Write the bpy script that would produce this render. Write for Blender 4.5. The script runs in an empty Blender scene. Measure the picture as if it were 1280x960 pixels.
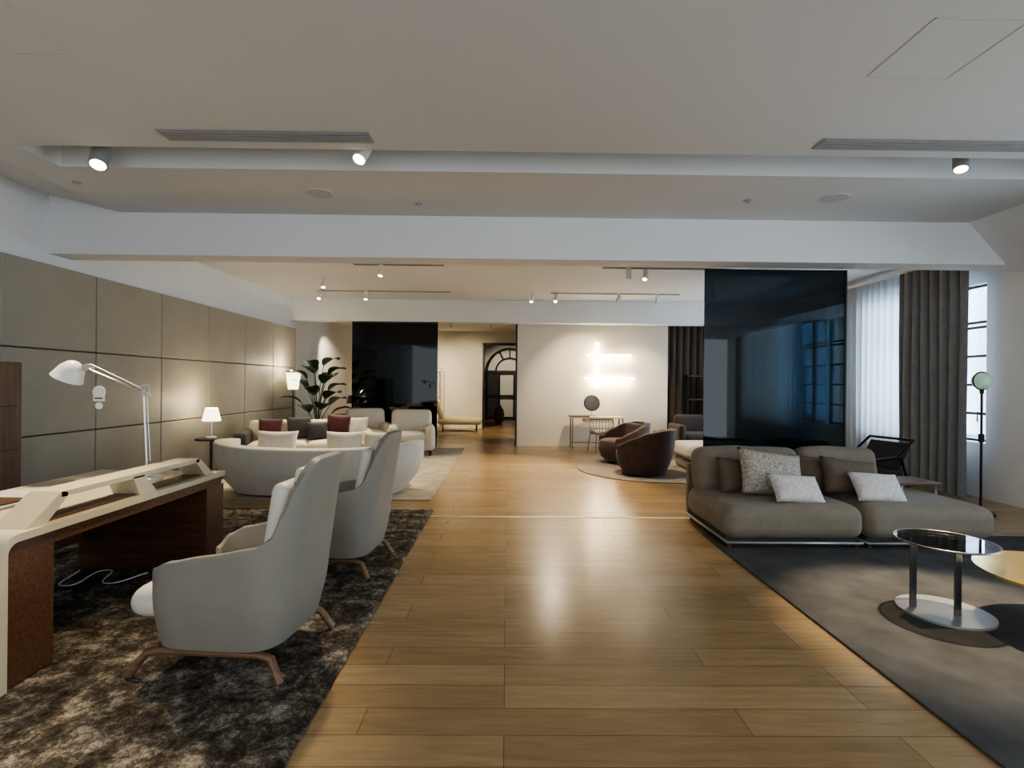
import bpy, bmesh, math, random
from mathutils import Vector, Matrix, noise
random.seed(7)
pi=math.pi
C=bpy.context.scene.collection

# ---------------------------------------------------------------- materials
def mat(name,col,rough=.6,metal=0,spec=.5,noise_s=0,noise_amt=.15,bump=0,bump_s=None,emit=None,emit_s=0,sheen=0,coat=0):
    m=bpy.data.materials.new(name); m.use_nodes=True
    nt=m.node_tree; b=nt.nodes['Principled BSDF']
    b.inputs['Base Color'].default_value=(*col,1)
    b.inputs['Roughness'].default_value=rough
    b.inputs['Metallic'].default_value=metal
    b.inputs['Specular IOR Level'].default_value=spec
    b.inputs['Sheen Weight'].default_value=sheen
    b.inputs['Coat Weight'].default_value=coat
    if emit:
        b.inputs['Emission Color'].default_value=(*emit,1); b.inputs['Emission Strength'].default_value=emit_s
    tc=nt.nodes.new('ShaderNodeTexCoord')
    if noise_s:
        n=nt.nodes.new('ShaderNodeTexNoise'); n.inputs['Scale'].default_value=noise_s; n.inputs['Detail'].default_value=5
        nt.links.new(tc.outputs['Object'],n.inputs['Vector'])
        r=nt.nodes.new('ShaderNodeValToRGB')
        r.color_ramp.elements[0].position=.3; r.color_ramp.elements[1].position=.7
        r.color_ramp.elements[0].color=(*[c*(1-noise_amt) for c in col],1)
        r.color_ramp.elements[1].color=(*[min(1,c*(1+noise_amt)) for c in col],1)
        nt.links.new(n.outputs['Fac'],r.inputs['Fac']); nt.links.new(r.outputs['Color'],b.inputs['Base Color'])
    if bump:
        n2=nt.nodes.new('ShaderNodeTexNoise'); n2.inputs['Scale'].default_value=bump_s or 150; n2.inputs['Detail'].default_value=3
        nt.links.new(tc.outputs['Object'],n2.inputs['Vector'])
        bp=nt.nodes.new('ShaderNodeBump'); bp.inputs['Strength'].default_value=bump; bp.inputs['Distance'].default_value=.01
        nt.links.new(n2.outputs['Fac'],bp.inputs['Height']); nt.links.new(bp.outputs['Normal'],b.inputs['Normal'])
    return m

def wood(name,c1,c2,rough=.4,scale=(2,30,30)):
    m=mat(name,c1,rough); nt=m.node_tree; b=nt.nodes['Principled BSDF']
    tc=nt.nodes.new('ShaderNodeTexCoord'); mp=nt.nodes.new('ShaderNodeMapping'); mp.inputs['Scale'].default_value=scale
    n=nt.nodes.new('ShaderNodeTexNoise'); n.inputs['Scale'].default_value=1.5; n.inputs['Detail'].default_value=6
    r=nt.nodes.new('ShaderNodeValToRGB'); r.color_ramp.elements[0].position=.35; r.color_ramp.elements[1].position=.65
    r.color_ramp.elements[0].color=(*c1,1); r.color_ramp.elements[1].color=(*c2,1)
    nt.links.new(tc.outputs['Object'],mp.inputs['Vector']); nt.links.new(mp.outputs[0],n.inputs['Vector'])
    nt.links.new(n.outputs['Fac'],r.inputs['Fac']); nt.links.new(r.outputs[0],b.inputs['Base Color'])
    return m

def floor_mat():
    m=mat('oak_floor',(.4,.25,.12),.33); nt=m.node_tree; b=nt.nodes['Principled BSDF']; L=nt.links.new
    tc=nt.nodes.new('ShaderNodeTexCoord')
    br=nt.nodes.new('ShaderNodeTexBrick')
    br.inputs['Scale'].default_value=1; br.inputs['Brick Width'].default_value=1.7; br.inputs['Row Height'].default_value=.185
    br.inputs['Mortar Size'].default_value=.0018; br.inputs['Mortar Smooth'].default_value=.2; br.inputs['Bias'].default_value=0
    br.offset=.37; br.offset_frequency=3
    br.inputs['Color1'].default_value=(.32,.213,.104,1); br.inputs['Color2'].default_value=(.41,.282,.146,1); br.inputs['Mortar'].default_value=(.12,.07,.03,1)
    L(tc.outputs['Object'],br.inputs['Vector'])
    mp=nt.nodes.new('ShaderNodeMapping'); mp.inputs['Scale'].default_value=(1.4,12,1)
    n=nt.nodes.new('ShaderNodeTexNoise'); n.inputs['Scale'].default_value=2; n.inputs['Detail'].default_value=8; n.inputs['Distortion'].default_value=.8
    L(tc.outputs['Object'],mp.inputs['Vector']); L(mp.outputs[0],n.inputs['Vector'])
    r=nt.nodes.new('ShaderNodeValToRGB'); r.color_ramp.elements[0].position=.3; r.color_ramp.elements[1].position=.7
    r.color_ramp.elements[0].color=(.74,.72,.68,1); r.color_ramp.elements[1].color=(1.1,1.08,1.05,1)
    L(n.outputs['Fac'],r.inputs['Fac'])
    mx=nt.nodes.new('ShaderNodeMixRGB'); mx.blend_type='MULTIPLY'; mx.inputs['Fac'].default_value=.75
    L(br.outputs['Color'],mx.inputs['Color1']); L(r.outputs[0],mx.inputs['Color2']); L(mx.outputs[0],b.inputs['Base Color'])
    n3=nt.nodes.new('ShaderNodeTexNoise'); n3.inputs['Scale'].default_value=7; n3.inputs['Detail'].default_value=2
    L(tc.outputs['Object'],n3.inputs['Vector'])
    bp0=nt.nodes.new('ShaderNodeBump'); bp0.inputs['Strength'].default_value=.09; bp0.inputs['Distance'].default_value=.01
    L(n3.outputs['Fac'],bp0.inputs['Height'])
    bp=nt.nodes.new('ShaderNodeBump'); bp.inputs['Strength'].default_value=.2; bp.inputs['Distance'].default_value=.003; bp.invert=True
    L(bp0.outputs[0],bp.inputs['Normal'])
    L(br.outputs['Fac'],bp.inputs['Height']); L(bp.outputs[0],b.inputs['Normal'])
    mr=nt.nodes.new('ShaderNodeMapRange'); mr.inputs['To Min'].default_value=.22; mr.inputs['To Max'].default_value=.29
    L(n.outputs['Fac'],mr.inputs['Value']); L(mr.outputs[0],b.inputs['Roughness'])
    return m

def shag_mat():
    m=mat('shag_rug',(.1,.09,.08),.95,spec=.1,bump=1,bump_s=120); nt=m.node_tree; b=nt.nodes['Principled BSDF']; L=nt.links.new
    tc=nt.nodes.new('ShaderNodeTexCoord')
    n=nt.nodes.new('ShaderNodeTexNoise'); n.inputs['Scale'].default_value=5.5; n.inputs['Detail'].default_value=12; n.inputs['Roughness'].default_value=.9; n.inputs['Distortion'].default_value=.15
    L(tc.outputs['Object'],n.inputs['Vector'])
    r=nt.nodes.new('ShaderNodeValToRGB'); e=r.color_ramp.elements
    e[0].position=.42; e[0].color=(.024,.019,.015,1); e[1].position=.61; e[1].color=(.45,.40,.33,1)
    x=e.new(.51); x.color=(.095,.08,.062,1)
    L(n.outputs['Fac'],r.inputs['Fac']); L(r.outputs[0],b.inputs['Base Color'])
    return m

def glass_mat(name,tint,refl=.1,rough=.02,mx_=.9):
    m=bpy.data.materials.new(name); m.use_nodes=True; nt=m.node_tree; nt.nodes.clear()
    o=nt.nodes.new('ShaderNodeOutputMaterial'); t=nt.nodes.new('ShaderNodeBsdfTransparent'); t.inputs[0].default_value=(*tint,1)
    g=nt.nodes.new('ShaderNodeBsdfGlossy'); g.inputs['Roughness'].default_value=rough; g.inputs[0].default_value=(.88,.95,1,1)
    lw=nt.nodes.new('ShaderNodeLayerWeight'); lw.inputs[0].default_value=.25
    mr=nt.nodes.new('ShaderNodeMapRange'); mr.inputs['To Min'].default_value=refl; mr.inputs['To Max'].default_value=mx_
    mx=nt.nodes.new('ShaderNodeMixShader'); L=nt.links.new
    L(lw.outputs['Fresnel'],mr.inputs['Value']); L(mr.outputs[0],mx.inputs[0]); L(t.outputs[0],mx.inputs[1]); L(g.outputs[0],mx.inputs[2]); L(mx.outputs[0],o.inputs[0])
    return m

def sheer_mat():
    m=bpy.data.materials.new('sheer_fabric'); m.use_nodes=True; nt=m.node_tree; nt.nodes.clear(); L=nt.links.new
    o=nt.nodes.new('ShaderNodeOutputMaterial'); d=nt.nodes.new('ShaderNodeBsdfDiffuse'); d.inputs[0].default_value=(.60,.62,.63,1)
    t=nt.nodes.new('ShaderNodeBsdfTranslucent'); t.inputs[0].default_value=(.50,.535,.56,1)
    x=nt.nodes.new('ShaderNodeBsdfTransparent')
    a=nt.nodes.new('ShaderNodeMixShader'); a.inputs[0].default_value=.48; L(d.outputs[0],a.inputs[1]); L(t.outputs[0],a.inputs[2])
    c=nt.nodes.new('ShaderNodeMixShader'); c.inputs[0].default_value=.13; L(a.outputs[0],c.inputs[1]); L(x.outputs[0],c.inputs[2]); L(c.outputs[0],o.inputs[0])
    return m

M={}
M['floor']=floor_mat()
M['ceil']=mat('ceiling_paint',(.64,.645,.64),.8,noise_s=.7,noise_amt=.03)
M['wall']=mat('wall_paint_white',(.72,.73,.735),.8,noise_s=.8,noise_amt=.03)
M['cream_wall']=mat('wall_paint_cream',(.66,.61,.52),.75,noise_s=.9,noise_amt=.03)
M['panel']=mat('leather_wall_panel',(.275,.253,.208),.55,noise_s=3,noise_amt=.06,bump=.15,bump_s=60)
M['seam']=mat('panel_seam',(.10,.085,.06),.8,noise_s=20,noise_amt=.1)
M['shag']=shag_mat()
M['grey_rug']=mat('grey_carpet',(.09,.088,.086),.95,spec=.1,noise_s=4,noise_amt=.22,bump=.6,bump_s=200)
M['cream_rug']=mat('cream_carpet',(.40,.36,.29),.95,noise_s=4,noise_amt=.25,bump=.4,bump_s=150)
M['round_rug']=mat('taupe_round_carpet',(.26,.22,.18),.95,noise_s=6,noise_amt=.2,bump=.4,bump_s=150)
M['shell']=mat('grey_leather_shell',(.235,.22,.187),.5,noise_s=8,noise_amt=.04,bump=.08,bump_s=180)
M['white_leather']=mat('ivory_leather',(.60,.57,.50),.45,noise_s=6,noise_amt=.04,bump=.08,bump_s=120)
M['ivory_fabric']=mat('ivory_fabric',(.62,.585,.505),.85,noise_s=8,noise_amt=.05,bump=.2,bump_s=200,sheen=.2)
M['taupe']=mat('taupe_linen',(.215,.180,.132),.9,noise_s=12,noise_amt=.08,bump=.25,bump_s=220,sheen=.1)
M['taupe_d']=mat('brown_linen',(.135,.10,.072),.9,noise_s=12,noise_amt=.1,bump=.25,bump_s=220)
M['pat']=mat('patterned_boucle',(.37,.335,.28),.9,noise_s=55,noise_amt=.45,bump=.4,bump_s=90)
M['pat_w']=mat('white_patterned_linen',(.60,.55,.52),.9,noise_s=40,noise_amt=.18,bump=.3,bump_s=90)
M['red']=mat('burgundy_velvet',(.06,.008,.014),.8,noise_s=10,noise_amt=.15,sheen=.15)
M['dgrey']=mat('charcoal_fabric',(.045,.045,.05),.9,noise_s=10,noise_amt=.15)
M['brown_vel']=mat('brown_velvet',(.06,.033,.026),.7,noise_s=8,noise_amt=.2,sheen=.15)
M['walnut']=wood('walnut_wood',(.07,.03,.014),(.125,.058,.028),.4)
M['leg_wood']=wood('ash_brown_wood',(.13,.07,.037),(.19,.105,.06),.4)
M['oak']=wood('cabinet_wood',(.085,.045,.025),(.14,.078,.045),.5,scale=(20,20,2))
M['cream']=mat('cream_desk_leather',(.55,.485,.345),.45,noise_s=6,noise_amt=.03,bump=.05,bump_s=100)
M['black']=mat('black_metal',(.015,.015,.016),.4,metal=.3,noise_s=20,noise_amt=.1)
M['alu']=mat('brushed_aluminium',(.6,.6,.58),.35,metal=1,noise_s=30,noise_amt=.05)
M['strip']=mat('threshold_metal',(.6,.57,.5),.45,metal=.5,noise_s=30,noise_amt=.05)
M['mirror']=mat('mirror_silver',(.75,.76,.77),.06,metal=1,noise_s=2,noise_amt=.02)
M['chrome']=mat('gunmetal',(.22,.22,.225),.28,metal=1,noise_s=10,noise_amt=.03)
M['base_metal']=mat('grey_satin_metal',(.46,.45,.43),.4,metal=.7,noise_s=10,noise_amt=.04)
M['brass']=mat('brass_mirror',(.88,.63,.22),.22,metal=.9,noise_s=3,noise_amt=.05)
M['white']=mat('white_enamel',(.75,.75,.73),.35,noise_s=9,noise_amt=.02)
M['greyp']=mat('grey_grille',(.32,.32,.32),.6,noise_s=9,noise_amt=.05)
M['hatch']=mat('hatch_shadow_gap',(.53,.535,.53),.8,noise_s=9,noise_amt=.02)
M['glow']=mat('lamp_glow',(1,.95,.85),.5,noise_s=5,noise_amt=.01,emit=(1,.88,.68),emit_s=8)
M['shade']=mat('lit_lamp_shade',(.9,.86,.75),.7,noise_s=5,noise_amt=.01,emit=(1,.87,.62),emit_s=1.8)
M['led']=mat('led_tube_glow',(1,.95,.85),.5,noise_s=5,noise_amt=.01,emit=(1,.82,.54),emit_s=12)
M['leaf']=mat('plant_leaf',(.014,.042,.016),.4,noise_s=8,noise_amt=.4)
M['stem']=mat('plant_stem',(.05,.08,.03),.6,noise_s=8,noise_amt=.2)
M['curt']=mat('grey_curtain_fabric',(.25,.26,.285),.9,noise_s=10,noise_amt=.08,bump=.2,bump_s=200)
M['curt_b']=mat('brown_curtain_fabric',(.085,.068,.055),.9,noise_s=10,noise_amt=.1,bump=.2,bump_s=200)
M['sheer']=sheer_mat()
M['dglass']=glass_mat('smoked_blue_glass',(.085,.135,.165),.05,.02,.55)
M['dglass2']=glass_mat('smoked_green_glass',(.045,.056,.048),.03,.03,.5)
M['tglass']=glass_mat('smoked_table_glass',(.6,.57,.52),.10)
M['pane']=glass_mat('window_pane',(.92,.95,.97),.04)
M['globe']=mat('opal_green_glass',(.40,.56,.48),.15,noise_s=14,noise_amt=.25,emit=(.6,.9,.75),emit_s=.12,coat=.6)
M['terra']=mat('terracotta_glaze',(.2,.09,.055),.5,noise_s=12,noise_amt=.3)
M['yellow']=mat('pale_yellow_fabric',(.58,.53,.32),.8,noise_s=9,noise_amt=.05)
M['screen']=mat('tv_screen',(.008,.008,.01),.12,noise_s=3,noise_amt=.1)
M['paper']=mat('printed_paper',(.55,.54,.5),.7,noise_s=18,noise_amt=.3)

# ---------------------------------------------------------------- mesh helpers
def mesh(name,verts,faces,m,smooth=False,doubles=False):
    bm=bmesh.new(); vs=[bm.verts.new(v) for v in verts]
    for f in faces:
        try: bm.faces.new([vs[i] for i in f])
        except ValueError: pass
    if doubles: bmesh.ops.remove_doubles(bm,verts=bm.verts,dist=1e-5)
    bmesh.ops.recalc_face_normals(bm,faces=bm.faces)
    for f in bm.faces: f.smooth=smooth
    me=bpy.data.meshes.new(name); bm.to_mesh(me); bm.free()
    me.materials.append(m); o=bpy.data.objects.new(name,me); C.objects.link(o); return o

def box(name,mn,mx,m,bevel=0,seg=2):
    bm=bmesh.new(); bmesh.ops.create_cube(bm,size=1)
    for v in bm.verts:
        v.co=Vector([(mn[i]+mx[i])/2+v.co[i]*(mx[i]-mn[i]) for i in range(3)])
    if bevel:
        bmesh.ops.bevel(bm,geom=list(bm.edges),offset=bevel,segments=seg,affect='EDGES',profile=.5)
        for f in bm.faces: f.smooth=False
    me=bpy.data.meshes.new(name); bm.to_mesh(me); bm.free(); me.materials.append(m)
    o=bpy.data.objects.new(name,me); C.objects.link(o); return o

def sbox(name,mn,mx,m,r=.06,crown=0,n=8,wob=0,belly=0):
    h=[(mx[i]-mn[i])/2 for i in range(3)]; c=[(mx[i]+mn[i])/2 for i in range(3)]
    r=min(r,*[x*.98 for x in h])
    def co(hh):
        a=[-hh,-hh+r*.25,-hh+r*.6]
        lin=[-(hh-r)+2*(hh-r)*i/n for i in range(n+1)]
        return a+lin+[-x for x in reversed(a)]
    cs=[co(x) for x in h]; verts=[];faces=[]
    for ax in range(3):
        u,v=(ax+1)%3,(ax+2)%3
        for s in (-1,1):
            b0=len(verts)
            for a in cs[u]:
                for bb in cs[v]:
                    p=[0,0,0]; p[ax]=s*h[ax]; p[u]=a; p[v]=bb
                    verts.append(p)
            nv=len(cs[v])
            for i in range(len(cs[u])-1):
                for j in range(nv-1):
                    faces.append((b0+i*nv+j,b0+(i+1)*nv+j,b0+(i+1)*nv+j+1,b0+i*nv+j+1))
    out=[]
    for p in verts:
        inn=Vector([max(-(h[i]-r),min(h[i]-r,p[i])) for i in range(3)]); d=Vector(p)-inn
        q=inn+(d.normalized()*r if d.length>1e-7 else d)
        fx=1-min(1,abs(q.x/h[0]))**2; fy=1-min(1,abs(q.y/h[1]))**2; fz=1-min(1,abs(q.z/h[2]))**2
        q2=q.copy()
        if q.z>0: q2.z+=crown*fx*fy
        if belly:
            q2.x+=belly*fz*(q.x/h[0])**3; q2.y+=belly*fz*(q.y/h[1])**3
        if wob:
            nn=noise.noise(Vector((q.x*4+c[0]*3,q.y*4+c[1]*5,q.z*4)));  q2+=q.normalized()*wob*nn
        out.append((q2.x+c[0],q2.y+c[1],q2.z+c[2]))
    return mesh(name,out,faces,m,True,True)

def pillow(name,w,h,t,m,loc=(0,0,0),rot=(0,0,0),n=14):
    verts=[];faces=[]
    for s in (1,-1):
        b0=len(verts)
        for i in range(n+1):
            for j in range(n+1):
                u=-1+2*i/n; v=-1+2*j/n
                th=((1-u**2)*(1-v**2))**.42 if abs(u)<1 and abs(v)<1 else 0
                k=1-.07*(1-v*v); k2=1-.07*(1-u*u)
                x=u*w/2*k; z=v*h/2*k2
                verts.append((x,s*t/2*th*(1+.12*noise.noise(Vector((u*2+w*9,v*2,s)))),z))
        for i in range(n):
            for j in range(n):
                a=b0+i*(n+1)+j; faces.append((a,a+n+1,a+n+2,a+1))
    o=mesh(name,verts,faces,m,True,True); o.location=loc; o.rotation_euler=rot; return o

def tube(name,pts,r,m,cyc=False,res=6,smooth=False):
    cu=bpy.data.curves.new(name,'CURVE'); cu.dimensions='3D'; cu.bevel_depth=r; cu.bevel_resolution=res; cu.use_fill_caps=True
    if smooth:
        s=cu.splines.new('BEZIER'); s.bezier_points.add(len(pts)-1)
        for b,p in zip(s.bezier_points,pts): b.co=p; b.handle_left_type=b.handle_right_type='AUTO'
    else:
        s=cu.splines.new('POLY'); s.points.add(len(pts)-1)
        for b,p in zip(s.points,pts): b.co=(*p,1)
    s.use_cyclic_u=cyc
    o=bpy.data.objects.new(name,cu); C.objects.link(o)
    dg=bpy.context.evaluated_depsgraph_get(); me=bpy.data.meshes.new_from_object(o.evaluated_get(dg))
    bpy.data.objects.remove(o); me.materials.clear(); me.materials.append(m)
    for p in me.polygons: p.use_smooth=True
    o=bpy.data.objects.new(name,me); C.objects.link(o); return o

def lathe(name,prof,m,loc=(0,0,0),n=40,smooth=True,rot=(0,0,0)):
    verts=[];faces=[]
    for (r,z) in prof:
        for i in range(n):
            a=2*pi*i/n; verts.append((max(r,1e-4)*math.cos(a),max(r,1e-4)*math.sin(a),z))
    for k in range(len(prof)-1):
        for i in range(n):
            faces.append((k*n+i,k*n+(i+1)%n,(k+1)*n+(i+1)%n,(k+1)*n+i))
    faces.append(tuple(range(n))); faces.append(tuple((len(prof)-1)*n+i for i in range(n)))
    o=mesh(name,verts,faces,m,smooth); o.location=loc; o.rotation_euler=rot
    if smooth:
        md=o.modifiers.new('es','EDGE_SPLIT'); md.split_angle=math.radians(40)
    return o

def disc(name,r,z0,z1,m,loc=(0,0,0),n=64): return lathe(name,[(r,z0),(r,z1)],m,loc,n)

def group(name,parts,loc=(0,0,0),rz=0,sc=1):
    e=bpy.data.objects.new(name,None); e.empty_display_size=.2; C.objects.link(e)
    for p in parts: p.parent=e
    e.location=loc; e.rotation_euler=(0,0,rz); e.scale=(sc,sc,sc); return e

def interp(tab,x):
    if x<=tab[0][0]: return tab[0][1]
    for (a,b),(c,d) in zip(tab,tab[1:]):
        if x<=c:
            t=(x-a)/(c-a); t=t*t*(3-2*t)*.5+t*.5; return b+(d-b)*t
    return tab[-1][1]

def tub(name,a,b,ex,phm,H,zb,taper,lean,thick,m,nu=56,nv=14,narrow=0,zt=.45,z_n=.6,lp=1.3):
    verts=[];faces=[]
    for i in range(nu+1):
        ph=phm*(-1+2*i/nu); c,s=math.cos(ph),math.sin(ph)
        px=a*math.copysign(abs(c)**ex,c); py=b*math.copysign(abs(s)**ex,s)
        top=H(px,py) if H.__code__.co_argcount==2 else H(px)
        for j in range(nv+1):
            v=j/nv; z=zb+(top-zb)*v
            k=taper+(1-taper)*math.sin(min(1,(z-zb)/(zt-zb))*pi/2)
            back=max(0,(px/a+.3)/1.3)
            x=px*k+lean*max(0,z-zb)**lp*back
            kk=k*(1-narrow*max(0,z-z_n))
            verts.append((x,py*kk,z))
    for i in range(nu):
        for j in range(nv):
            q=i*(nv+1)+j; faces.append((q,q+nv+1,q+nv+2,q+1))
    o=mesh(name,verts,faces,m,True)
    md=o.modifiers.new('sol','SOLIDIFY'); md.thickness=thick; md.offset=0
    md=o.modifiers.new('bev','BEVEL'); md.width=thick*.42; md.segments=3; md.limit_method='ANGLE'; md.angle_limit=math.radians(50)
    return o

# ---------------------------------------------------------------- room shell
XL,XR=-5.0,6.5
box('floor',(XL-.2,-3.2,-.1),(XR+.4,22,0),M['floor'])
box('ceiling',(-4.24,-3.2,3.33),(5.09,4.1,3.75),M['ceil'])
box('ceiling.001',(-4.24,4.5,3.33),(5.09,5.7,3.75),M['ceil'])
box('trim_cove_top',(-4.24,4.1,3.52),(5.09,4.5,3.75),M['ceil'])
box('trim_cove_left',(-4.24,4.1,3.33),(-3.85,4.5,3.52),M['ceil'])
box('trim_cove_right',(4.75,4.1,3.33),(5.09,4.5,3.52),M['ceil'])
mesh('ceiling_slope_left',[(-4.24,-3.2,3.33),(-4.24,5.7,3.33),(-5.05,5.7,3.52),(-5.05,-3.2,3.52),(-4.24,-3.2,3.75),(-4.24,5.7,3.75),(-5.05,5.7,3.75),(-5.05,-3.2,3.75)],[(0,1,2,3),(4,5,6,7),(0,3,7,4),(1,2,6,5)],M['ceil'])
mesh('ceiling_bulkhead_right',[(5.09,-3.2,3.33),(5.09,5.7,3.33),(5.5,5.7,2.87),(5.5,-3.2,2.87),(6.5,5.7,2.87),(6.5,-3.2,2.87),(5.09,-3.2,3.75),(5.09,5.7,3.75),(6.5,5.7,3.75),(6.5,-3.2,3.75)],
     [(0,1,2,3),(3,2,4,5),(6,7,8,9),(0,3,5,9,6),(1,2,4,8,7)],M['wall'])
box('trim_beam_front',(XL,5.7,2.87),(XR,6.0,3.75),M['wall'])
box('ceiling.002',(XL-.1,6.0,3.42),(XR+.2,12.0,3.75),M['ceil'])
box('trim_beam_rear',(XL,12.0,2.92),(XR,12.35,3.75),M['wall'])
box('ceiling.003',(XL-.1,12.35,3.25),(XR+.2,22,3.75),M['ceil'])
box('wall_left',(XL-.2,-3.2,0),(XL,22,3.75),M['wall'])
box('wall_center',(.24,12.62,0),(3.9,12.85,3.3),M['cream_wall'])
box('trim_door_jamb',(.20,12.6,0),(.24,12.88,3.0),M['black'])
box('wall_corridor',(.32,12.85,0),(.5,17.5,3.3),M['cream_wall'])
box('wall_rear_left',(XL,17.5,0),(-.80,17.7,3.3),M['cream_wall'])
box('wall_rear_lintel',(-.80,17.5,2.85),(.32,17.7,3.3),M['cream_wall'])
box('trim_doorframe_left',(-.83,17.44,0),(-.77,17.72,2.85),M['black'])
box('trim_doorframe_top',(-.83,17.44,2.80),(.32,17.72,2.87),M['black'])
box('wall_rear_right',(.5,16.0,0),(XR,16.2,3.3),M['cream_wall'])
box('wall_far',(XL,21.6,0),(XR,21.8,3.3),M['wall'])
box('baseboard_center',(.24,12.60,0),(3.9,12.62,.08),M['cream_wall'])
box('baseboard_rear',(XL,17.48,0),(-.83,17.5,.1),M['cream_wall'])
wins=[(-1.8,.6),(1.6,3.9),(7.0,9.2),(10.0,12.2)]
ys=-3.2
for (a,b) in wins:
    box('wall_right' ,(XR,ys,0),(XR+.25,a,3.75),M['wall'])
    box('wall_right_sill',(XR,a,0),(XR+.25,b,.75),M['wall'])
    box('wall_right_head',(XR,a,2.95),(XR+.25,b,3.75),M['wall'])
    ys=b
box('wall_right',(XR,ys,0),(XR+.25,22,3.75),M['wall'])
for i,(a,b) in enumerate(wins):
    ps=[]
    X0,X1=XR+.06,XR+.11
    for t in range(5):
        yy=a+(b-a)*t/4
        w=.035 if t in(0,4) else .018
        ps.append(box('mullion',(X0,yy-w,.75),(X1,yy+w,2.95),M['black']))
    for zz in (.78,1.15,1.55,1.95,2.35,2.42,2.92):
        ps.append(box('glazing_bar',(X0,a,zz-.018),(X1,b,zz+.018),M['black']))
    ps.append(box('pane',(XR+.08,a,.75),(XR+.085,b,2.95),M['pane']))
    group('window_%d'%(i+1),ps)
def arch(cx,y,r,zs,name):
    ps=[]
    pts=[(cx-r,y,0),(cx-r,y,zs)]+[(cx-r*math.cos(t*pi/16),y,zs+r*math.sin(t*pi/16)) for t in range(1,16)]+[(cx+r,y,zs),(cx+r,y,0)]
    ps.append(tube('arch_frame',pts,.05,M['black'],res=2))
    ps.append(tube('inner_arch',[(cx-r*.6*math.cos(t*pi/16),y,zs+r*.6*math.sin(t*pi/16)) for t in range(17)],.03,M['black'],res=2))
    ps.append(box('transom',(cx-r,y-.05,zs-.06),(cx+r,y+.05,zs+.05),M['black']))
    for t in (-.45,.2,.7): ps.append(box('stile',(cx+r*t-.04,y-.04,0),(cx+r*t+.04,y+.04,zs),M['black']))
    for an in (.35,.5,.65): ps.append(tube('ray',[(cx-r*.6*math.cos(an*pi),y,zs+r*.6*math.sin(an*pi)),(cx-r*math.cos(an*pi),y,zs+r*math.sin(an*pi))],.025,M['black'],res=2))
    for zz in (.1,1.0): ps.append(box('rail',(cx-r,y-.03,zz-.04),(cx+r,y+.03,zz+.04),M['black']))
    ps.append(box('lower_leaf',(cx-r*.95,y+.01,.1),(cx-r*.45,y+.03,zs-.1),M['dgrey']))
    return group(name,ps)
arch(.1,21.5,.95,2.0,'door_arched')

# wall panels left
ps=[]
Y0,dy=5.0,1.155
box('wall_panel_backing',(XL+.002,Y0,0.02),(XL+.09,Y0+6*dy,2.72),M['seam'])
for i in range(6):
    for (z0,z1) in ((.02,.92),(.92,1.82),(1.82,2.72)):
        ps.append(box('panel',(XL+.08,Y0+i*dy+.005,z0+.005),(XL+.17,Y0+(i+1)*dy-.005,z1-.005),M['panel'],.012,3))
group('wall_panel_cladding',ps)

for (x0,x1) in ((-2.58,-1.03),(2.32,3.95)):
    ps=[box('frame',(x0,3.80,3.322),(x1,3.97,3.329),M['greyp'])]
    for j in range(4): ps.append(box('slat',(x0+.02,3.82+j*.038,3.316),(x1-.02,3.824+j*.038,3.323),M['greyp']))
    group('ceiling_air_vent',ps)
for x,y in ((-1.83,5.05),(3.15,5.0)):
    group('ceiling_speaker',[disc('grille',.12,3.322,3.3285,M['hatch'],(x,y,0)),disc('rim',.13,3.325,3.3295,M['ceil'],(x,y,0))])
for x,y in ((-.92,5.3),(2.35,5.1),(-4.0,4.85)):
    group('sprinkler',[disc('plate',.035,3.32,3.3295,M['base_metal'],(x,y,0)),disc('head',.010,3.30,3.32,M['base_metal'],(x,y,0))])
for (x0,x1,y0,y1) in ((2.1,2.58,2.55,3.04),(-3.5,-2.45,2.2,2.93)):
    g=.005
    group('ceiling_access_hatch',[box('edge',(x0,y0,3.3275),(x1,y0+g,3.3298),M['hatch']),box('edge',(x0,y1,3.3275),(x1,y1+g,3.3298),M['hatch']),
      box('edge',(x0,y0,3.3275),(x0+g,y1,3.3298),M['hatch']),box('edge',(x1,y0,3.3275),(x1+g,y1,3.3298),M['hatch'])])

def spot_light(loc,target,power,col=(1,.8,.55),angle=60,blend=.8,rad=.05):
    l=bpy.data.lights.new('spot_lamp','SPOT'); l.energy=power; l.color=col; l.spot_size=math.radians(angle); l.spot_blend=blend; l.shadow_soft_size=rad
    o=bpy.data.objects.new('spot_lamp',l); C.objects.link(o); o.location=loc
    o.rotation_euler=(Vector(target)-Vector(loc)).to_track_quat('-Z','Y').to_euler(); return o

def cyl_spot(x,y,ztop,power,target,r=.06,L=.17,m='white',name='ceiling_spotlight',col=(1,.82,.57),angle=60,blend=.8):
    ps=[box('mount',(x-.03,y-.03,ztop-.06),(x+.03,y+.03,ztop),M[m])]
    d=(Vector(target)-Vector((x,y,ztop-.13))).normalized()
    b=lathe('can',[(r*.85,-L/2-.005),(r,-L/2),(r,L/2),(r*.85,L/2),(r*.8,L/2-.02)],M[m],(x,y,ztop-.06-L*.45))
    b.rotation_euler=d.to_track_quat('Z','Y').to_euler()
    c=lathe('lens',[(r*.78,L/2-.015),(r*.78,L/2+.001)],M['glow'],(x,y,ztop-.06-L*.45)); c.rotation_euler=b.rotation_euler
    ps+=[b,c]
    g=group(name,ps)
    if power:
        s=spot_light(Vector((x,y,ztop-.06-L*.45))+d*(L*.5+.03),target,power,col,angle,blend); s.parent=g
    return g
cyl_spot(-3.36,4.3,3.50,220,(-2.6,2.6,0),r=.065,L=.22,m='greyp',angle=50)
cyl_spot(-1.2,4.25,3.50,170,(-1.9,2.2,0),r=.055,L=.16,angle=48)
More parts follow.
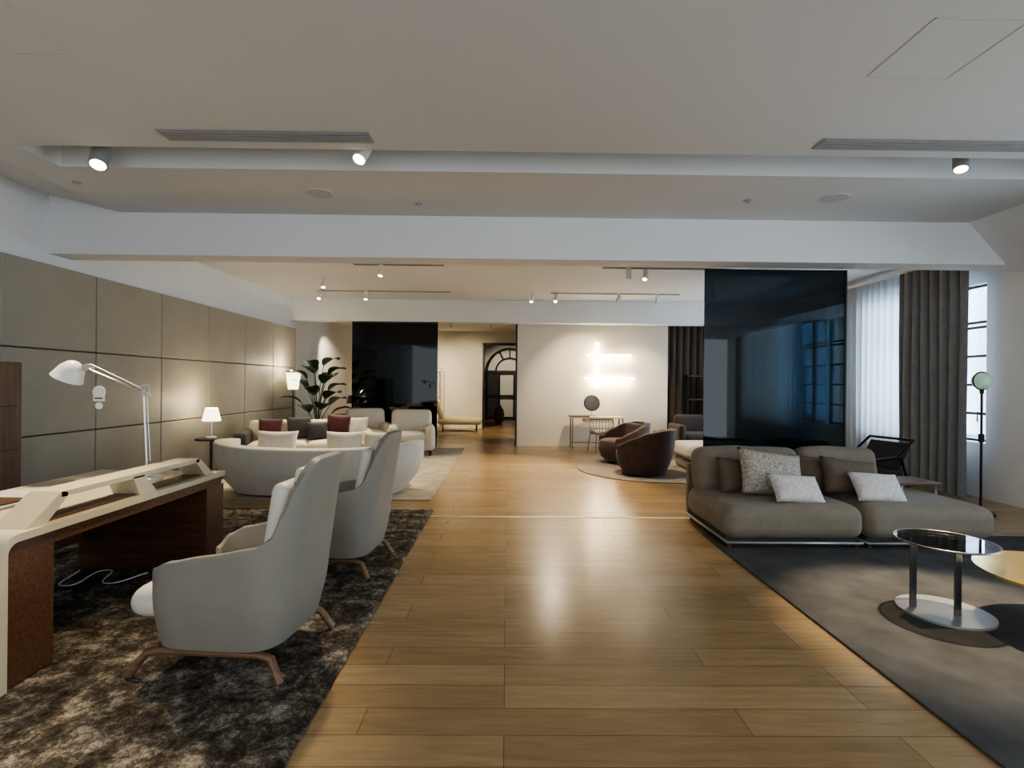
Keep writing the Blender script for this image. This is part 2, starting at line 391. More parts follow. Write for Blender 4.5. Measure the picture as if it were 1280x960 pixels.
cyl_spot(3.72,4.25,3.50,480,(2.95,3.3,0),r=.055,L=.16,m='greyp',angle=38,blend=.6)

def track(x0,x1,y,z,name='ceiling_light_track'):
    return group(name,[box('rail',(x0,y-.02,z-.02),(x1,y+.02,z-.001),M['greyp'])])
track(-2.5,-1.05,8.45,3.42); track(-4.0,-1.2,10.9,3.42); track(.9,3.6,10.9,3.42); track(1.55,3.6,8.5,3.42)
for (x,y,t,p) in ((-2.05,8.4,(-2.6,7.4,0),280),(-3.9,10.8,(-4.1,9.2,.3),150),(-2.95,10.8,(-2.6,9.6,0),190),(.5,10.9,(-.2,9.6,0),240),(1.0,10.9,(.4,8.2,0),260),
                  (1.95,8.4,(2.4,9.2,0),190),(2.25,8.5,(.9,6.6,0),260),(2.3,10.8,(1.7,12.6,1.6),180),(3.1,10.8,(3.1,12.6,1.2),130)):
    cyl_spot(x,y,3.40,p,t,r=.04,L=.13,name='track_spotlight')
for (x,y,t,p) in ((-2.8,14.4,(-3.2,17.4,1.4),190),(-1.6,14.6,(-1.3,17.4,1.2),170),(-.5,15,(-.4,16,0),90),(-4.4,13.6,(-5,15,1.2),110),(-3.4,9.6,(-3.1,8.4,0),110),(.2,19.0,(.1,21.5,1.5),100)):  # last spot is unseen, added to brighten the far room's arched door
    cyl_spot(x,y,3.25 if y>12 else 3.42,p,t,r=.04,L=.13,name='track_spotlight',angle=75)

# ---------------------------------------------------------------- rugs
nx,ny=150,190; X0,X1,Ya,Yb=-4.5,-.85,.6,6.12
vs=[];fs=[]
for i in range(nx+1):
    for j in range(ny+1):
        x=X0+(X1-X0)*i/nx; y=Ya+(Yb-Ya)*j/ny
        e=min(i,nx-i,j,ny-j); z=.006 if e==0 else .020+.008*noise.noise(Vector((x*22,y*22,0)))+.008*random.random()
        if e<3 : x+=.008*(random.random()-.5); y+=.008*(random.random()-.5)
        vs.append((x,y,z))
for i in range(nx):
    for j in range(ny):
        a=i*(ny+1)+j; fs.append((a,a+ny+1,a+ny+2,a+1))
mesh('shag_rug',vs,fs,M['shag'],True)
box('grey_rug',(1.97,.5,.001),(6.1,5.2,.014),M['grey_rug'],.004)
box('cream_rug',(-4.3,6.65,.001),(-.97,12.0,.013),M['cream_rug'],.004)
disc('round_rug',1.35,.001,.013,M['round_rug'],(2.62,9.25,0),80)
disc('round_rug.001',1.0,.001,.012,M['cream_rug'],(-2.0,16.0,0),64)
box('trim_threshold',(-.85,5.85,0),(2.1,5.88,.005),M['strip'])

# ---------------------------------------------------------------- desk
ps=[]
def wrap():
    pts_o=[(2.42,0.03)]; R=.09; cz=.76-R; cy=2.42+R
    pts_o+= [(cy-R*math.cos(t*pi/16),cz+R*math.sin(t*pi/16)) for t in range(9)]+[(4.33,.76)]
    th=.038; R2=R-th
    pts_i=[(2.42+th,0.03)]+[(cy-R2*math.cos(t*pi/16),cz+R2*math.sin(t*pi/16)) for t in range(9)]+[(4.33,.76-th)]
    n=len(pts_o); v=[];f=[]
    for X in (-3.35,-2.33):
        for p in pts_o+pts_i: v.append((X,p[0],p[1]))
    N=2*n
    for k in range(n-1):
        f.append((k,k+1,N+k+1,N+k)); f.append((n+k,n+k+1,N+n+k+1,N+n+k))
        f.append((k,k+1,n+k+1,n+k)); f.append((N+k,N+k+1,N+n+k+1,N+n+k))
    f.append((0,n,N+n,N)); f.append((n-1,2*n-1,N+2*n-1,N+n-1))
    return mesh('cream_waterfall_top',v,f,M['cream'])
ps.append(wrap())
ps.append(box('under_top',(-3.33,2.46,.655),(-2.35,4.31,.721),M['walnut']))
ps.append(box('near_pedestal',(-3.33,2.460,.03),(-2.35,2.73,.66),M['walnut'],.004))
ps.append(box('far_pedestal',(-3.33,4.08,.03),(-2.335,4.32,.66),M['walnut'],.004))
ps.append(box('modesty_panel',(-3.33,2.7,.25),(-3.29,4.1,.66),M['walnut']))
def prism(n_,prof,xa,xb,m):
    k=len(prof); v=[(x,y,z) for x in (xa,xb) for (y,z) in prof]
    f=[tuple(range(k)),tuple(range(k,2*k))]+[(i,(i+1)%k,k+(i+1)%k,k+i) for i in range(k)]
    return mesh(n_,v,f,m)
def gallery(X):
    w=.085; parts=[]; zt=.905
    parts.append(prism('gallery_bridge',[(2.79,zt-.03),(2.79,zt),(4.03,zt),(4.03,zt-.03)],X-w,X+w,M['cream']))
    parts.append(prism('gallery_end_near',[(2.58,.760),(2.79,zt),(2.83,zt-.01),(2.83,zt-.03),(2.70,.760)],X-w,X+w,M['cream']))
    parts.append(prism('gallery_end_far',[(4.22,.760),(4.03,zt),(3.99,zt-.01),(3.99,zt-.03),(4.11,.760)],X-w,X+w,M['cream']))
    parts.append(prism('gallery_divider',[(3.38,.760),(3.32,zt-.02),(3.42,zt-.02),(3.54,.760)],X-w,X+w,M['cream']))
    parts.append(box('gallery_tray',(X-w+.01,2.74,.762),(X+w-.02,4.08,.770),M['walnut']))
    return parts
ps+=gallery(-2.45)
group('writing_desk',ps)
group('magazine_stack',[box('magazine_lower',(-3.2,2.9,.765),(-2.85,3.2,.775),M['paper']),box('magazine_upper',(-3.17,2.93,.775),(-2.88,3.17,.785),M['walnut']),box('magazine_sheet',(-3.28,3.25,.765),(-2.95,3.5,.77),M['paper'])])
tube('power_cable',[(-3.25,4.0,.05),(-3.1,3.7,.045),(-3.05,4.0,.05),(-2.85,3.75,.045),(-2.7,3.95,.05)],.004,M['white'],smooth=True)
ps=[box('carcass',(-4.98,3.4,.06),(-4.55,4.92,1.66),M['oak'],.006),box('plinth',(-4.95,3.45,0),(-4.58,4.88,.06),M['black'])]
for zz in (.45,.85,1.25): ps.append(box('door_gap',(-4.552,3.44,zz),(-4.546,4.88,zz+.008),M['black']))
group('wood_cabinet',ps)

# desk lamp
bx,by=-2.68,3.9
hx,hz=-3.24,1.59
ps=[lathe('base',[(.105,.761),(.105,.777),(.095,.783),(.02,.787)],M['alu'],(bx,by,0)),
 tube('stem',[(bx,by,.78),(bx,by,.88)],.012,M['alu']),
 tube('lower_arm',[(bx,by,.86),(bx-.03,by,1.41)],.008,M['alu']),
 tube('lower_rod',[(bx+.025,by,.90),(bx-.005,by,1.41)],.003,M['alu']),
 tube('upper_arm',[(bx+.02,by,1.385),(hx+.14,by-.02,hz-.01)],.008,M['alu']),
 tube('upper_rod',[(bx-.02,by,1.43),(hx+.15,by-.02,hz+.03)],.003,M['alu']),
 tube('spring_rod',[(bx+.02,by,1.38),(bx+.015,by,1.47),(bx-.05,by,1.46)],.003,M['alu']),
 lathe('joint',[(.02,-.02),(.02,.02)],M['alu'],(bx-.02,by,1.41),rot=(pi/2,0,0)),
 lathe('head_joint',[(.028,-.03),(.028,.03)],M['alu'],(hx+.12,by,hz),rot=(pi/2,0,0))]
h=lathe('shade',[(.105,-.08),(.102,-.077),(.08,0),(.05,.045),(.028,.06),(.005,.065)],M['white'],(hx,by,hz-.01)); h.rotation_euler=(0,math.radians(28),0); ps.append(h)
bl=lathe('bulb',[(.01,-.08),(.035,-.06),(.02,-.02)],M['white'],(hx,by,hz-.01)); bl.rotation_euler=h.rotation_euler; ps.append(bl)
group('desk_lamp',ps)
ps=[disc('tag_round',.055,-.004,.004,M['white'],(0,0,.06)) ,box('tag_text_block',(-.05,-.003,-.02),(.05,.003,.03),M['white'],.002)]
ps[0].rotation_euler=(pi/2,0,0)
ps.append(lathe('tag_bulb',[(.03,-.004),(.03,.004)],M['white'],(0,0,-.06),rot=(pi/2,0,0)))
ps.append(tube('tag_string',[(0,0,.11),(0,0,.21)],.002,M['greyp']))
ps.append(box('lettering',(-.035,-.006,.0),(.035,-.003,.012),M['dgrey']))
group('hanging_price_tag',ps,(-3.03,3.89,1.36),0,.85)

# ---------------------------------------------------------------- wing lounge chairs
def lounge_chair(loc,rz):
    tab=[(-.34,.40),(-.32,.48),(-.28,.55),(-.2,.59),(.0,.63),(.20,.67),(.255,.71),(.283,.83),(.303,.95),(.32,1.03),(.334,1.085)]
    H=lambda x: interp(tab,x)
    sh=tub('shell',.335,.325,.44,2.66,H,.16,.90,.14,.045,M['shell'],nu=160,nv=26,narrow=.16,zt=.42,z_n=.62,lp=1.4)
    ps=[sh]
    ps.append(sbox('shell_bottom',(-.28,-.28,.15),(.30,.28,.27),M['shell'],.05))
    ps.append(sbox('seat_cushion',(-.46,-.275,.27),(.25,.275,.43),M['white_leather'],.075,crown=.03,belly=.01))
    b=sbox('back_cushion',(-.05,-.24,-.29),(.05,.24,.29),M['white_leather'],.048); b.location=(.27,0,.68); b.rotation_euler=(0,math.radians(9),0); ps.append(b)
    hc=sbox('headrest',(-.03,-.13,-.09),(.03,.13,.09),M['white_leather'],.028); hc.location=(.35,0,.94); hc.rotation_euler=(0,math.radians(10),0); ps.append(hc)
    for s in (-1,1):
        ps.append(tube('leg_frame',[(-.42,s*.30,.012),(-.35,s*.275,.115),(-.28,s*.27,.13),(.24,s*.27,.13),(.30,s*.275,.115),(.36,s*.30,.012)],.020,M['leg_wood'],res=3))
    for x in (-.2,.2): ps.append(tube('cross_bar',[(x,-.27,.14),(x,.27,.14)],.018,M['leg_wood'],res=3))
    return group('wingback_lounge_chair',ps,loc,rz)
lounge_chair((-1.42,2.86,.024),math.radians(-5))
lounge_chair((-1.36,4.22,.024),math.radians(-5))

# ---------------------------------------------------------------- curved ivory sofa
def curved_sofa():
    def H(x,y): return interp([(-.9,.56),(-.3,.63),(.2,.66),(.55,.64)],x)+.05*(abs(y)/1.33)**2
    sh=tub('back_shell',.60,1.30,.72,1.75,H,.05,.80,.10,.16,M['ivory_fabric'],nu=90,nv=14,zt=.5)
    ps=[sh,sbox('seat',(-.55,-1.12,.08),(.42,1.12,.40),M['ivory_fabric'],.14,crown=.03)]
    ps.append(sbox('plinth',(-.4,-.95,.0),(.35,.95,.10),M['dgrey'],.03))
    for (y,w) in ((.85,.5),(.35,.5),(-.55,.55)):
        ps.append(pillow('back_cushion',w,.42,.2,M['ivory_fabric'],(.20,y,.62),(math.radians(-12),0,pi/2)))
    return group('curved_sofa',ps,(-2.54,7.22,.013),-pi/2)
curved_sofa()

# ---------------------------------------------------------------- sofa along panelled wall
ps=[sbox('base',(-.95,-.45,.08),(.95,.5,.30),M['dgrey'],.04),
    sbox('seat_left',(-.93,-.5,.28),(0,.35,.46),M['ivory_fabric'],.07,crown=.03),
    sbox('seat_right',(0,-.5,.28),(.93,.35,.46),M['ivory_fabric'],.07,crown=.03),
    sbox('backrest',(-1.0,.28,.2),(1.0,.5,.80),M['ivory_fabric'],.08),
    sbox('arm_left',(-1.12,-.5,.12),(-.92,.5,.66),M['dgrey'],.07),
    sbox('arm_right',(.92,-.5,.12),(1.1,.5,.62),M['ivory_fabric'],.07),
    pillow('cushion_red',.40,.38,.16,M['red'],(-.62,.1,.66),(math.radians(-20),0,0)),
    pillow('cushion_charcoal',.42,.42,.16,M['dgrey'],(-.15,.1,.67),(math.radians(-20),0,.2)),
    pillow('cushion_charcoal_small',.36,.34,.16,M['dgrey'],(.16,-.02,.62),(math.radians(-24),0,.1)),
    pillow('cushion_burgundy',.42,.44,.16,M['red'],(.50,.08,.70),(math.radians(-20),.1,0)),
    pillow('cushion_ivory',.45,.4,.16,M['ivory_fabric'],(.80,.12,.66),(math.radians(-20),0,-.2))]
for x in (-.9,.9):
    for y in (-.4,.4): ps.append(disc('foot',.02,0,.1,M['black'],(x,y,0)))
group('three_seat_sofa',ps,(-3.50,9.2,.014),math.radians(18))

group('side_table',[disc('top',.22,.60,.63,M['dgrey'],(0,0,0)),disc('stem',.02,.03,.6,M['black']),disc('foot',.16,0,.03,M['black'])],(-4.52,8.0,.001))
group('table_lamp',[disc('base',.07,0,.02,M['white']),disc('stem',.012,.02,.28,M['alu']),lathe('shade',[(.13,.26),(.085,.46)],M['shade'])],(-4.52,8.0,.632))
pl=bpy.data.lights.new('table_lamp_bulb','POINT'); pl.energy=9; pl.color=(1,.8,.5); pl.shadow_soft_size=.05
o=bpy.data.objects.new('table_lamp_bulb',pl); C.objects.link(o); o.location=(-4.52,8.0,1.2)
group('floor_lamp',[disc('foot',.14,0,.02,M['black']),disc('pole',.012,.02,1.35,M['black']),lathe('shade',[(.10,1.33),(.15,1.68)],M['shade'])],(-4.55,11.1,.013))
pl=bpy.data.lights.new('floor_lamp_bulb','POINT'); pl.energy=14; pl.color=(1,.85,.6); pl.shadow_soft_size=.05
o=bpy.data.objects.new('floor_lamp_bulb',pl); C.objects.link(o); o.location=(-4.55,11.1,1.85)

def armchair(loc,rz,m='white_leather'):
    ps=[sbox('base',(-.36,-.38,.10),(.36,.34,.30),M[m],.06),
        sbox('seat_cushion',(-.30,-.44,.28),(.30,.25,.46),M[m],.08,crown=.03),
        sbox('arm_left',(-.47,-.42,.10),(-.29,.36,.62),M[m],.085,belly=.015),
        sbox('arm_right',(.29,-.42,.10),(.47,.36,.62),M[m],.085,belly=.015)]
    b=sbox('backrest',(-.42,-.1,-.32),(.42,.12,.32),M[m],.1,belly=.01); b.location=(0,.32,.60); b.rotation_euler=(math.radians(-10),0,0); ps.append(b)
    for x in (-.38,.38):
        for y in (-.34,.30): ps.append(disc('foot',.022,0,.11,M['black'],(x,y,0)))
    return group('leather_armchair',ps,loc,rz)
armchair((-2.0,10.95,.014),math.radians(10))
armchair((-3.02,11.35,.014),math.radians(25))

def plant(loc,sc=1):
    ps=[lathe('pot',[(.17,0),(.20,.02),(.23,.42),(.235,.44),(.20,.44),(.19,.38)],M['black']),disc('soil',.19,.36,.385,M['walnut'])]
    vs=[];fs=[]
    rnd=random.Random(3)
    for k in range(17):
        az=k*2.4+rnd.random()*.5; zt=.75+.062*k+rnd.random()*.05; out=.30+.14*rnd.random()-.010*k
        p1=Vector((math.cos(az)*out*.35,math.sin(az)*out*.35,zt*.75)); p2=Vector((math.cos(az)*out*.8,math.sin(az)*out*.8,zt))
        ps.append(tube('stem',[(0,0,.38),tuple(p1),tuple(p2)],.008,M['stem'],res=2,smooth=True))
        L=.42+.12*rnd.random(); W=.15+.035*rnd.random(); side=Vector((-math.sin(az),math.cos(az),0))
        n=10; b0=len(vs)
        for i in range(n+1):
            t=i/n; w=W*math.sin(pi*min(1,t*.97+.02))**.6
            c=p2+Vector((math.cos(az),math.sin(az),0))*(L*.6*t+.12*t*t)+Vector((0,0,1))*(L*(.75*t-.5*t*t))
            up=Vector((0,0,.25*w))
            vs+= [tuple(c-side*w+up),tuple(c-side*w*.5+up*.3),tuple(c),tuple(c+side*w*.5+up*.3),tuple(c+side*w+up)]
        for i in range(n):
            for j in range(4):
                a=b0+i*5+j; fs.append((a,a+5,a+6,a+1))
    ps.append(mesh('leaves',vs,fs,M['leaf'],True))
    return group('potted_rubber_plant',ps,loc,0,sc)
plant((-4.0,11.0,.013),1.03)

group('sliding_glass_partition',[box('pane',(-3.62,12.14,.02),(-1.63,12.16,2.92),M['dglass2']),box('head_rail',(-3.62,12.12,2.88),(-1.63,12.18,2.919),M['black'])])
group('television',[box('screen',(-.45,-.03,.75),(.45,.03,1.4),M['screen'],.005),box('stand_post',(-.04,-.02,.05),(.04,.04,.8),M['black']),box('stand_foot',(-.3,-.2,0),(.3,.2,.05),M['black'])],(-3.3,15.2,0),0)
group('media_sideboard',[box('body',(-.6,-.22,.1),(.6,.22,.65),M['walnut'],.01),box('leg_left',(-.5,-.2,0),(-.46,.2,.1),M['black']),box('leg_right',(.46,-.2,0),(.5,.2,.1),M['black'])],(-4.2,14.2,0),.15)
ps=[box('frame_left',(-.42,-.02,.3),(-.40,.02,2.0),M['greyp']),box('frame_right',(.40,-.02,.3),(.42,.02,2.0),M['greyp']),box('frame_top',(-.42,-.02,1.98),(.42,.02,2.0),M['greyp']),box('frame_bottom',(-.42,-.02,.3),(.42,.02,.32),M['greyp']),
    box('foot_left',(-.42,-.15,0),(-.38,.15,.3),M['greyp']),box('foot_right',(.38,-.15,0),(.42,.15,.3),M['greyp'])]
for i in range(6):
    for j in range(11):
        ps.append(tube('ring',[(-.35+i*.14+.07*math.cos(t*pi/5),0,.40+j*.15+.075*math.sin(t*pi/5)) for t in range(10)],.007,M['alu'],cyc=True,res=1))
group('lattice_screen',ps,(-2.6,17.2,0),0)
group('task_table_lamp',[disc('base',.09,0,.02,M['black']),disc('stem',.012,.02,.3,M['black']),lathe('shade',[(.17,.28),(.12,.5)],M['dgrey'])],(-4.2,14.2,.65))
ps=[sbox('seat',(-.75,-.4,.22),(.6,.4,.42),M['yellow'],.09,crown=.02)]
b=sbox('backrest',(-.07,-.4,-.3),(.07,.4,.38),M['yellow'],.07); b.location=(-.72,0,.66); b.rotation_euler=(0,math.radians(-22),0); ps.append(b)
for x in (-.6,.45):
    for y in (-.3,.3): ps.append(disc('leg',.015,0,.24,M['black'],(x,y,0)))
group('chaise_longue',ps,(-1.40,16.3,.012),.1)
group('ceramic_vase',[lathe('body',[(.1,0),(.2,.15),(.24,.4),(.2,.62),(.1,.75),(.11,.82),(.08,.82)],M['terra'])],(-.3,19.6,0),0,.85)

# ---------------------------------------------------------------- centre wall
ps=[box('vertical_tube',(2.13,12.50,1.42),(2.20,12.56,2.52),M['led'],.01),box('upper_tube',(1.90,12.46,2.20),(2.98,12.50,2.235),M['led'],.01),box('lower_tube',(1.86,12.46,1.64),(3.05,12.50,1.675),M['led'],.01),
    box('bracket',(2.14,12.55,1.9),(2.19,12.62,2.0),M['brass']),box('spine',(1.92,12.495,2.235),(2.97,12.51,2.245),M['brass'])]
group('wall_light_sculpture',ps)
for z in (2.2,1.6):
    l=bpy.data.lights.new('wall_light_glow','AREA'); l.shape='RECTANGLE'; l.size=1.0; l.size_y=.03; l.energy=7; l.color=(1,.85,.6)
    o=bpy.data.objects.new('wall_light_glow',l); C.objects.link(o); o.location=(2.5,12.45,z)
    o.rotation_euler=Vector((0,1,-.2)).to_track_quat('-Z','Y').to_euler()
ps=[box('top',(-.62,-.24,.72),(.62,.24,.75),M['cream'],.006),box('drawer',(-.3,-.22,.63),(.3,.22,.72),M['cream'],.006),box('tray',(-.62,-.24,.75),(-.2,.24,.78),M['leg_wood'],.004)]
for x in (-.58,.58):
    ps.append(tube('leg_frame',[(x,-.2,.0),(x,-.2,.72),(x,.2,.72),(x,.2,0)],.014,M['leg_wood'],res=3))
ps.append(tube('stretcher',[(-.58,.2,.12),(.58,.2,.12)],.01,M['leg_wood'],res=3))
group('vanity_table',ps,(2.1,12.2,0))
dsc=lathe('mirror_disc',[(.165,-.006),(.165,.006)],M['mirror'],(0,-.012,.29),rot=(pi/2-.25,0,0))
bk=lathe('mirror_back',[(.19,-.008),(.19,.008)],M['black'],(0,.006,.29),rot=(pi/2-.25,0,0))
ps=[dsc,bk,disc('base',.1,0,.015,M['brass']),tube('stem',[(0,.02,.01),(0,.02,.25)],.008,M['brass'])]
group('tabletop_mirror',ps,(1.98,12.12,.781))
ps=[sbox('seat_pad',(-.2,-.2,.43),(.2,.2,.48),M['ivory_fabric'],.024)]
for k in range(13):
    a=-1.5+3.0*k/12
    ps.append(tube('wire',[(.2*math.sin(a),-.2*math.cos(a),.42),(.29*math.sin(a),-.27*math.cos(a),.60),(.27*math.sin(a),-.26*math.cos(a),.74)],.006,M['leg_wood'],res=2,smooth=True))
ps.append(tube('top_rail',[(.27*math.sin(-1.5+3*k/16),-.26*math.cos(-1.5+3*k/16),.74) for k in range(17)],.012,M['leg_wood'],res=3))
ps.append(tube('seat_ring',[(.22*math.cos(t*pi/12),.22*math.sin(t*pi/12),.42) for t in range(24)],.012,M['leg_wood'],cyc=True,res=3))
for sx in (-1,1):
    for sy in (-1,1): ps.append(tube('leg',[(.17*sx,.17*sy,.43),(.22*sx,.22*sy,.0)],.011,M['leg_wood'],res=3))
group('wire_back_chair',ps,(2.1,11.62,0),.25)

def tub_chair(loc,rz):
    tab=[(-.40,.44),(-.25,.50),(0,.62),(.2,.72),(.40,.77)]
    sh=tub('shell',.42,.42,.9,2.3,lambda x:interp(tab,x),.03,.74,.10,.10,M['brown_vel'],nu=64,nv=12,zt=.45)
    ps=[sh,lathe('seat',[(.26,.04),(.36,.12),(.40,.25),(.40,.36),(.37,.42),(.30,.45),(.05,.455)],M['brown_vel'],(-.05,0,0)),
        disc('swivel_base',.27,0,.045,M['black'])]
    b=sbox('back_pad',(-.07,-.27,-.16),(.07,.27,.17),M['brown_vel'],.065); b.location=(.26,0,.58); b.rotation_euler=(0,.2,0); ps.append(b)
    return group('swivel_tub_chair',ps,loc,rz)
tub_chair((2.30,8.75,.014),math.radians(-35))
tub_chair((2.22,10.0,.014),math.radians(15))

group('upholstered_bench',[sbox('pad',(-.85,-.45,.22),(.85,.45,.48),M['ivory_fabric'],.09,crown=.02),sbox('base',(-.8,-.4,.03),(.8,.4,.24),M['taupe'],.04)],(3.95,9.3,.0),.0)
ps=[sbox('seat',(-.5,-.4,.15),(.5,.4,.42),M['brown_vel'],.08,crown=.02),sbox('back',(-.5,.25,.15),(.5,.45,.82),M['brown_vel'],.08),sbox('arm_left',(-.62,-.4,.1),(-.46,.45,.62),M['brown_vel'],.06),sbox('arm_right',(.46,-.4,.1),(.62,.45,.62),M['brown_vel'],.06)]
for x in (-.5,.5):
    for y in (-.3,.35): ps.append(disc('foot',.02,0,.15,M['black'],(x,y,0)))
group('brown_armchair',ps,(4.45,11.9,0))
ps=[box('side_left',(-.4,-.15,0),(-.37,.15,1.75),M['black']),box('side_right',(.37,-.15,0),(.4,.15,1.75),M['black'])]
for z in (.1,.65,1.15,1.72): ps.append(box('shelf',(-.4,-.15,z),(.4,.15,z+.03),M['walnut']))
group('open_shelf',ps,(4.75,12.65,0))

group('smoked_glass_partition',[box('pane',(2.30,6.06,.02),(3.95,6.075,2.869),M['dglass']),box('edge_right',(3.95,6.05,.02),(3.97,6.085,2.869),M['black']),box('bottom_rail',(2.30,6.05,0),(3.97,6.085,.04),M['black'])])

def curtain(name,x,y0,y1,z0,z1,m,amp=.06,wl=.16,seed=1):
    n=int((y1-y0)/wl*10); vs=[];fs=[]; nz=14
    for i in range(n+1):
        y=y0+(y1-y0)*i/n
        for j in range(nz+1):
            t=j/nz; z=z0+(z1-z0)*t
            a=amp*(.75+.5*noise.noise(Vector((y*2,seed,t))))
            ph=2*pi*y/wl+1.2*noise.noise(Vector((y*1.5,seed+5,t*.6)))
            vs.append((x+a*math.sin(ph)+.02*(1-t)*noise.noise(Vector((y*3,t*2,seed))),y+.02*math.cos(ph*1.0),z))
    for i in range(n):
        for j in range(nz):
            a=i*(nz+1)+j; fs.append((a,a+nz+1,a+nz+2,a+1))
    return mesh(name,vs,fs,m,True)
curtain('grey_curtain',6.28,7.05,8.25,.02,3.3,M['curt'],.07,.17,1)
curtain('sheer_curtain',6.30,8.28,10.25,.02,3.3,M['sheer'],.05,.15,2)
curtain('sheer_curtain.001',6.30,11.1,13.6,.02,3.3,M['sheer'],.05,.15,6)
curtain('added_sheer_curtain',6.32,-2.2,1.0,.02,2.84,M['sheer'],.05,.15,8)  # unseen sheer added to dim its window's reflection in the glass partition
o=curtain('brown_curtain',0,-.75,.75,.02,3.2,M['curt_b'],.05,.17,3); o.rotation_euler=(0,0,pi/2); o.location=(4.62,13.0,0)
group('curtain_rail',[box('rail',(6.22,6.9,3.30),(6.36,13.7,3.34),M['white'])])

# ---------------------------------------------------------------- modular sofa (right)
ps=[]
def module(x0,x1,yf,yb):
    ps.append(sbox('seat_cushion',(x0+.01,yf,.085),(x1-.01,yb-.1,.39),M['taupe'],.10,crown=.03,belly=.012,wob=.010,n=14))
    ps.append(box('base_platform',(x0+.04,yf+.07,.055),(x1-.04,yb,.11),M['dgrey']))
    ps.append(tube('base_rail',[(x0+.03,yb,.055),(x0+.03,yf+.02,.055),(x1-.03,yf+.02,.055),(x1-.03,yb,.055)],.014,M['base_metal'],res=3))
    for x in (x0+.06,x1-.06):
        for y in (yf+.06,yb-.1): ps.append(disc('foot',.022,0,.05,M['walnut'],(x,y,0)))
module(2.0,3.30,4.72,5.85); module(3.30,4.52,4.72,5.85)
def backr(x0,x1,y,zc=.58,tilt=-12):
    b=sbox('back_cushion',(-(x1-x0)/2,-.12,-.24),((x1-x0)/2,.12,.24),M['taupe'],.09,crown=.02,wob=.02,belly=.01,n=10); b.location=((x0+x1)/2,y,zc); b.rotation_euler=(math.radians(tilt),0,0); ps.append(b)
backr(2.04,3.13,5.62); backr(3.17,4.02,5.66)
ps.append(box('back_frame',(2.03,5.80,.06),(4.05,5.86,.62),M['taupe'],.01))
group('modular_sofa',ps,(0,0,.012))
pr=math.radians
pillow('throw_pillow_brown',.46,.38,.18,M['taupe_d'],(2.40,5.34,.575),(pr(-24),pr(4),pr(8)))
pillow('throw_pillow_boucle',.70,.48,.21,M['pat'],(2.66,5.19,.625),(pr(-26),pr(8),pr(6)))
pillow('throw_pillow_white',.54,.30,.16,M['pat_w'],(2.76,4.92,.53),(pr(-38),pr(5),pr(10)))
pillow('throw_pillow_brown.001',.46,.40,.18,M['taupe_d'],(3.20,5.38,.59),(pr(-24),pr(3),pr(-6)))
pillow('throw_pillow_taupe',.60,.38,.19,M['taupe_d'],(3.48,5.23,.59),(pr(-26),pr(7),pr(2)))
pillow('throw_pillow_white.001',.52,.32,.16,M['pat_w'],(3.60,5.01,.53),(pr(-38),pr(4),pr(4)))
ps=[box('tray',(4.12,5.45,.47),(4.60,5.85,.50),M['leg_wood'],.01),tube('frame',[(4.56,5.48,0.01),(4.56,5.48,.47),(4.56,5.82,.47),(4.56,5.82,.01)],.014,M['alu'],res=3),tube('frame_b',[(4.20,5.48,.40),(4.20,5.48,.47)],.012,M['alu'],res=3),
    tube('cross',[(4.20,5.83,.40),(4.20,5.83,.47)],.012,M['alu'],res=3)]
group('side_tray_table',ps)
ps=[]
for x in (-.32,.32):
    ps.append(tube('side_frame',[(x,-.35,0),(x,-.3,.58),(x,.05,.62),(x,.38,.86)],.018,M['black'],res=3))
    ps.append(tube('rear_leg',[(x,.15,.66),(x,.4,0)],.018,M['black'],res=3))
    ps.append(tube('arm_rail',[(x,-.35,.60),(x,.2,.64)],.024,M['black'],res=3))
ps+= [tube('top_rail',[(-.32,.38,.86),(.32,.38,.86)],.018,M['black'],res=3),tube('seat_rail',[(-.32,-.32,.36),(.32,-.32,.36)],.014,M['black'],res=3),tube('seat_rail_b',[(-.32,.25,.36),(.32,.25,.36)],.014,M['black'],res=3),
      sbox('seat_cushion',(-.3,-.32,.36),(.3,.25,.46),M['dgrey'],.04),]
b=sbox('back_cushion',(-.29,-.03,-.22),(.29,.03,.2),M['dgrey'],.028); b.location=(0,.27,.64); b.rotation_euler=(math.radians(-32),0,0); ps.append(b)
group('black_frame_armchair',ps,(4.85,6.9,0),math.radians(-75),.95)
ps=[disc('base',.09,0,.02,M['black']),tube('arm_low',[(0,0,.02),(.1,0,.35)],.006,M['black'],res=2),tube('arm_up',[(.1,0,.35),(-.25,0,.62)],.006,M['black'],res=2),lathe('head',[(.05,-.03),(.02,.05)],M['black'],(-.27,0,.62),rot=(0,.6,0))]
group('task_lamp',ps,(3.95,6.75,.55))
group('low_console',[box('top',(-.5,-.2,.51),(.5,.2,.55),M['walnut'],.005),box('leg_left',(-.46,-.18,0),(-.42,.18,.51),M['black']),box('leg_right',(.42,-.18,0),(.46,.18,.51),M['black'])],(3.75,6.75,-.0))

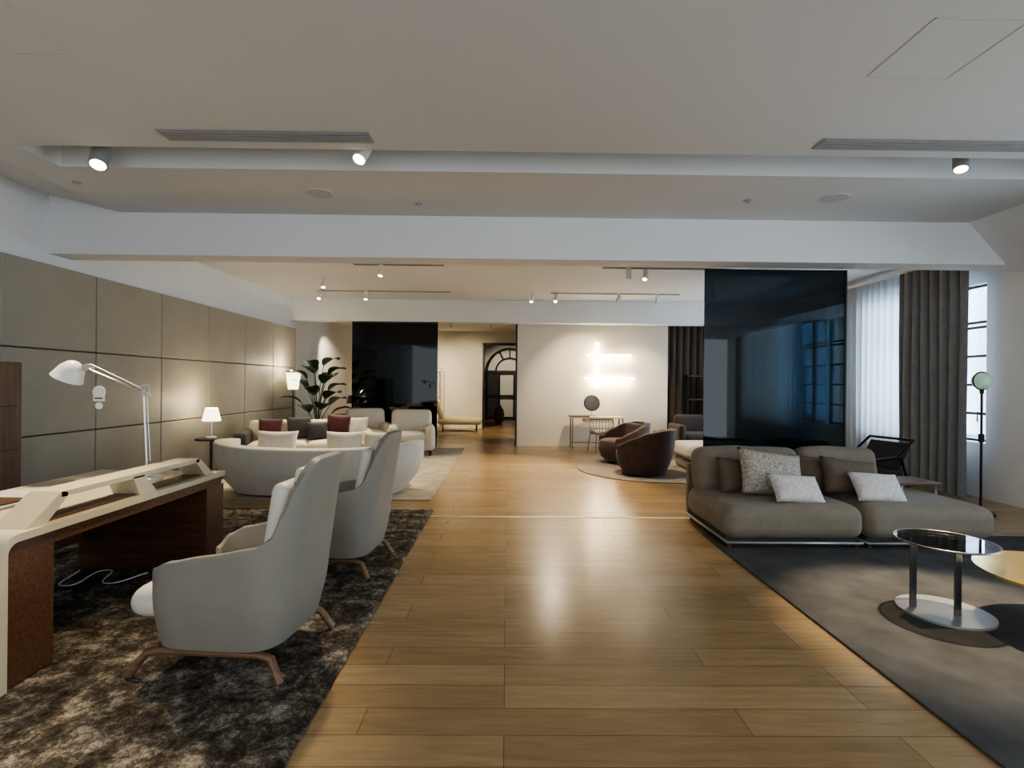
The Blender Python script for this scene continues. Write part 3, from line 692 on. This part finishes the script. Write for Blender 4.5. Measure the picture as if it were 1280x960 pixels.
# ---------------------------------------------------------------- side table & brass table
tx,ty=2.91,3.42
ps=[disc('glass_top',.275,.468,.478,M['tglass'],(tx,ty,0)),tube('top_rim',[(tx+.276*math.cos(t*pi/32),ty+.276*math.sin(t*pi/32),.473) for t in range(64)],.007,M['chrome'],cyc=True,res=2),
    disc('base_plate',.265,0,.014,M['base_metal'],(tx,ty,0))]
for (dx,dy_) in ((-.17,.05),(.02,-.08)): ps.append(box('post',(tx+dx-.02,ty+dy_-.008,.012),(tx+dx+.02,ty+dy_+.008,.468),M['chrome'],.002))
ps.append(box('top_bracket',(tx-.19,ty-.09,.455),(tx+.05,ty+.06,.467),M['chrome'],.002))
group('round_side_table',ps,(0,0,.014))
cx,cy=3.50,3.13
ps=[disc('brass_top',.50,.33,.345,M['brass'],(cx,cy,0),80),disc('column',.05,.02,.33,M['chrome'],(cx+.1,cy,0)),disc('foot',.2,0,.02,M['chrome'],(cx+.14,cy-.05,0))]
group('round_coffee_table',ps,(0,0,.015))

gx,gy=5.66,6.15
ps=[disc('foot',.14,0,.02,M['black'],(gx,gy,0)),disc('pole',.013,.02,1.52,M['black'],(gx,gy,0)),
    lathe('globe',[(.10*math.sin(t*pi/20),1.59-.10*math.cos(t*pi/20)) for t in range(21)],M['globe'],(gx,gy,0)),
    tube('ring',[(gx+.107*math.cos(t*pi/20),gy,1.59+.107*math.sin(t*pi/20)) for t in range(40)],.008,M['black'],cyc=True,res=2),
    disc('slider',.03,.86,.96,M['black'],(gx,gy,0)),disc('collar',.022,1.44,1.50,M['black'],(gx,gy,0)),tube('arm',[(gx,gy,1.2),(gx-.05,gy,1.22),(gx-.05,gy,1.1)],.007,M['black'],res=2)]
group('globe_floor_lamp',ps)

# ---------------------------------------------------------------- world & window daylight
w=bpy.data.worlds.new('World'); bpy.context.scene.world=w; w.use_nodes=True
bg=w.node_tree.nodes['Background']; bg.inputs[0].default_value=(.90,.95,1,1); bg.inputs[1].default_value=1.0
def area(name,loc,target,sx,sy,p,col):
    l=bpy.data.lights.new(name,'AREA'); l.shape='RECTANGLE'; l.size=sx; l.size_y=sy; l.energy=p; l.color=col
    o=bpy.data.objects.new(name,l); C.objects.link(o); o.location=loc; o.rotation_euler=(Vector(target)-Vector(loc)).to_track_quat('-Z','Y').to_euler(); return o
for i,(a,b) in enumerate(wins):
    area('window_daylight',(XR+.5,(a+b)/2,1.9),(0,(a+b)/2,1.5),b-a,2.2,(90,110,190,190)[i],(.74,.87,1))

cam=bpy.data.cameras.new('camera'); cam.lens=36*650/1280; cam.sensor_width=36; cam.clip_end=100
co=bpy.data.objects.new('camera',cam); C.objects.link(co)
co.matrix_world=Matrix.Translation((0,0,1.5))@Matrix.Rotation(-.0092,4,'Z')@Matrix.Rotation(pi/2,4,'X')@Matrix.Rotation(.0095,4,'Z')
bpy.context.scene.camera=co
bpy.context.scene.view_settings.view_transform='AgX'
try: bpy.context.scene.view_settings.look='AgX - Medium High Contrast'
except Exception: pass
bpy.context.scene.view_settings.exposure=1.0
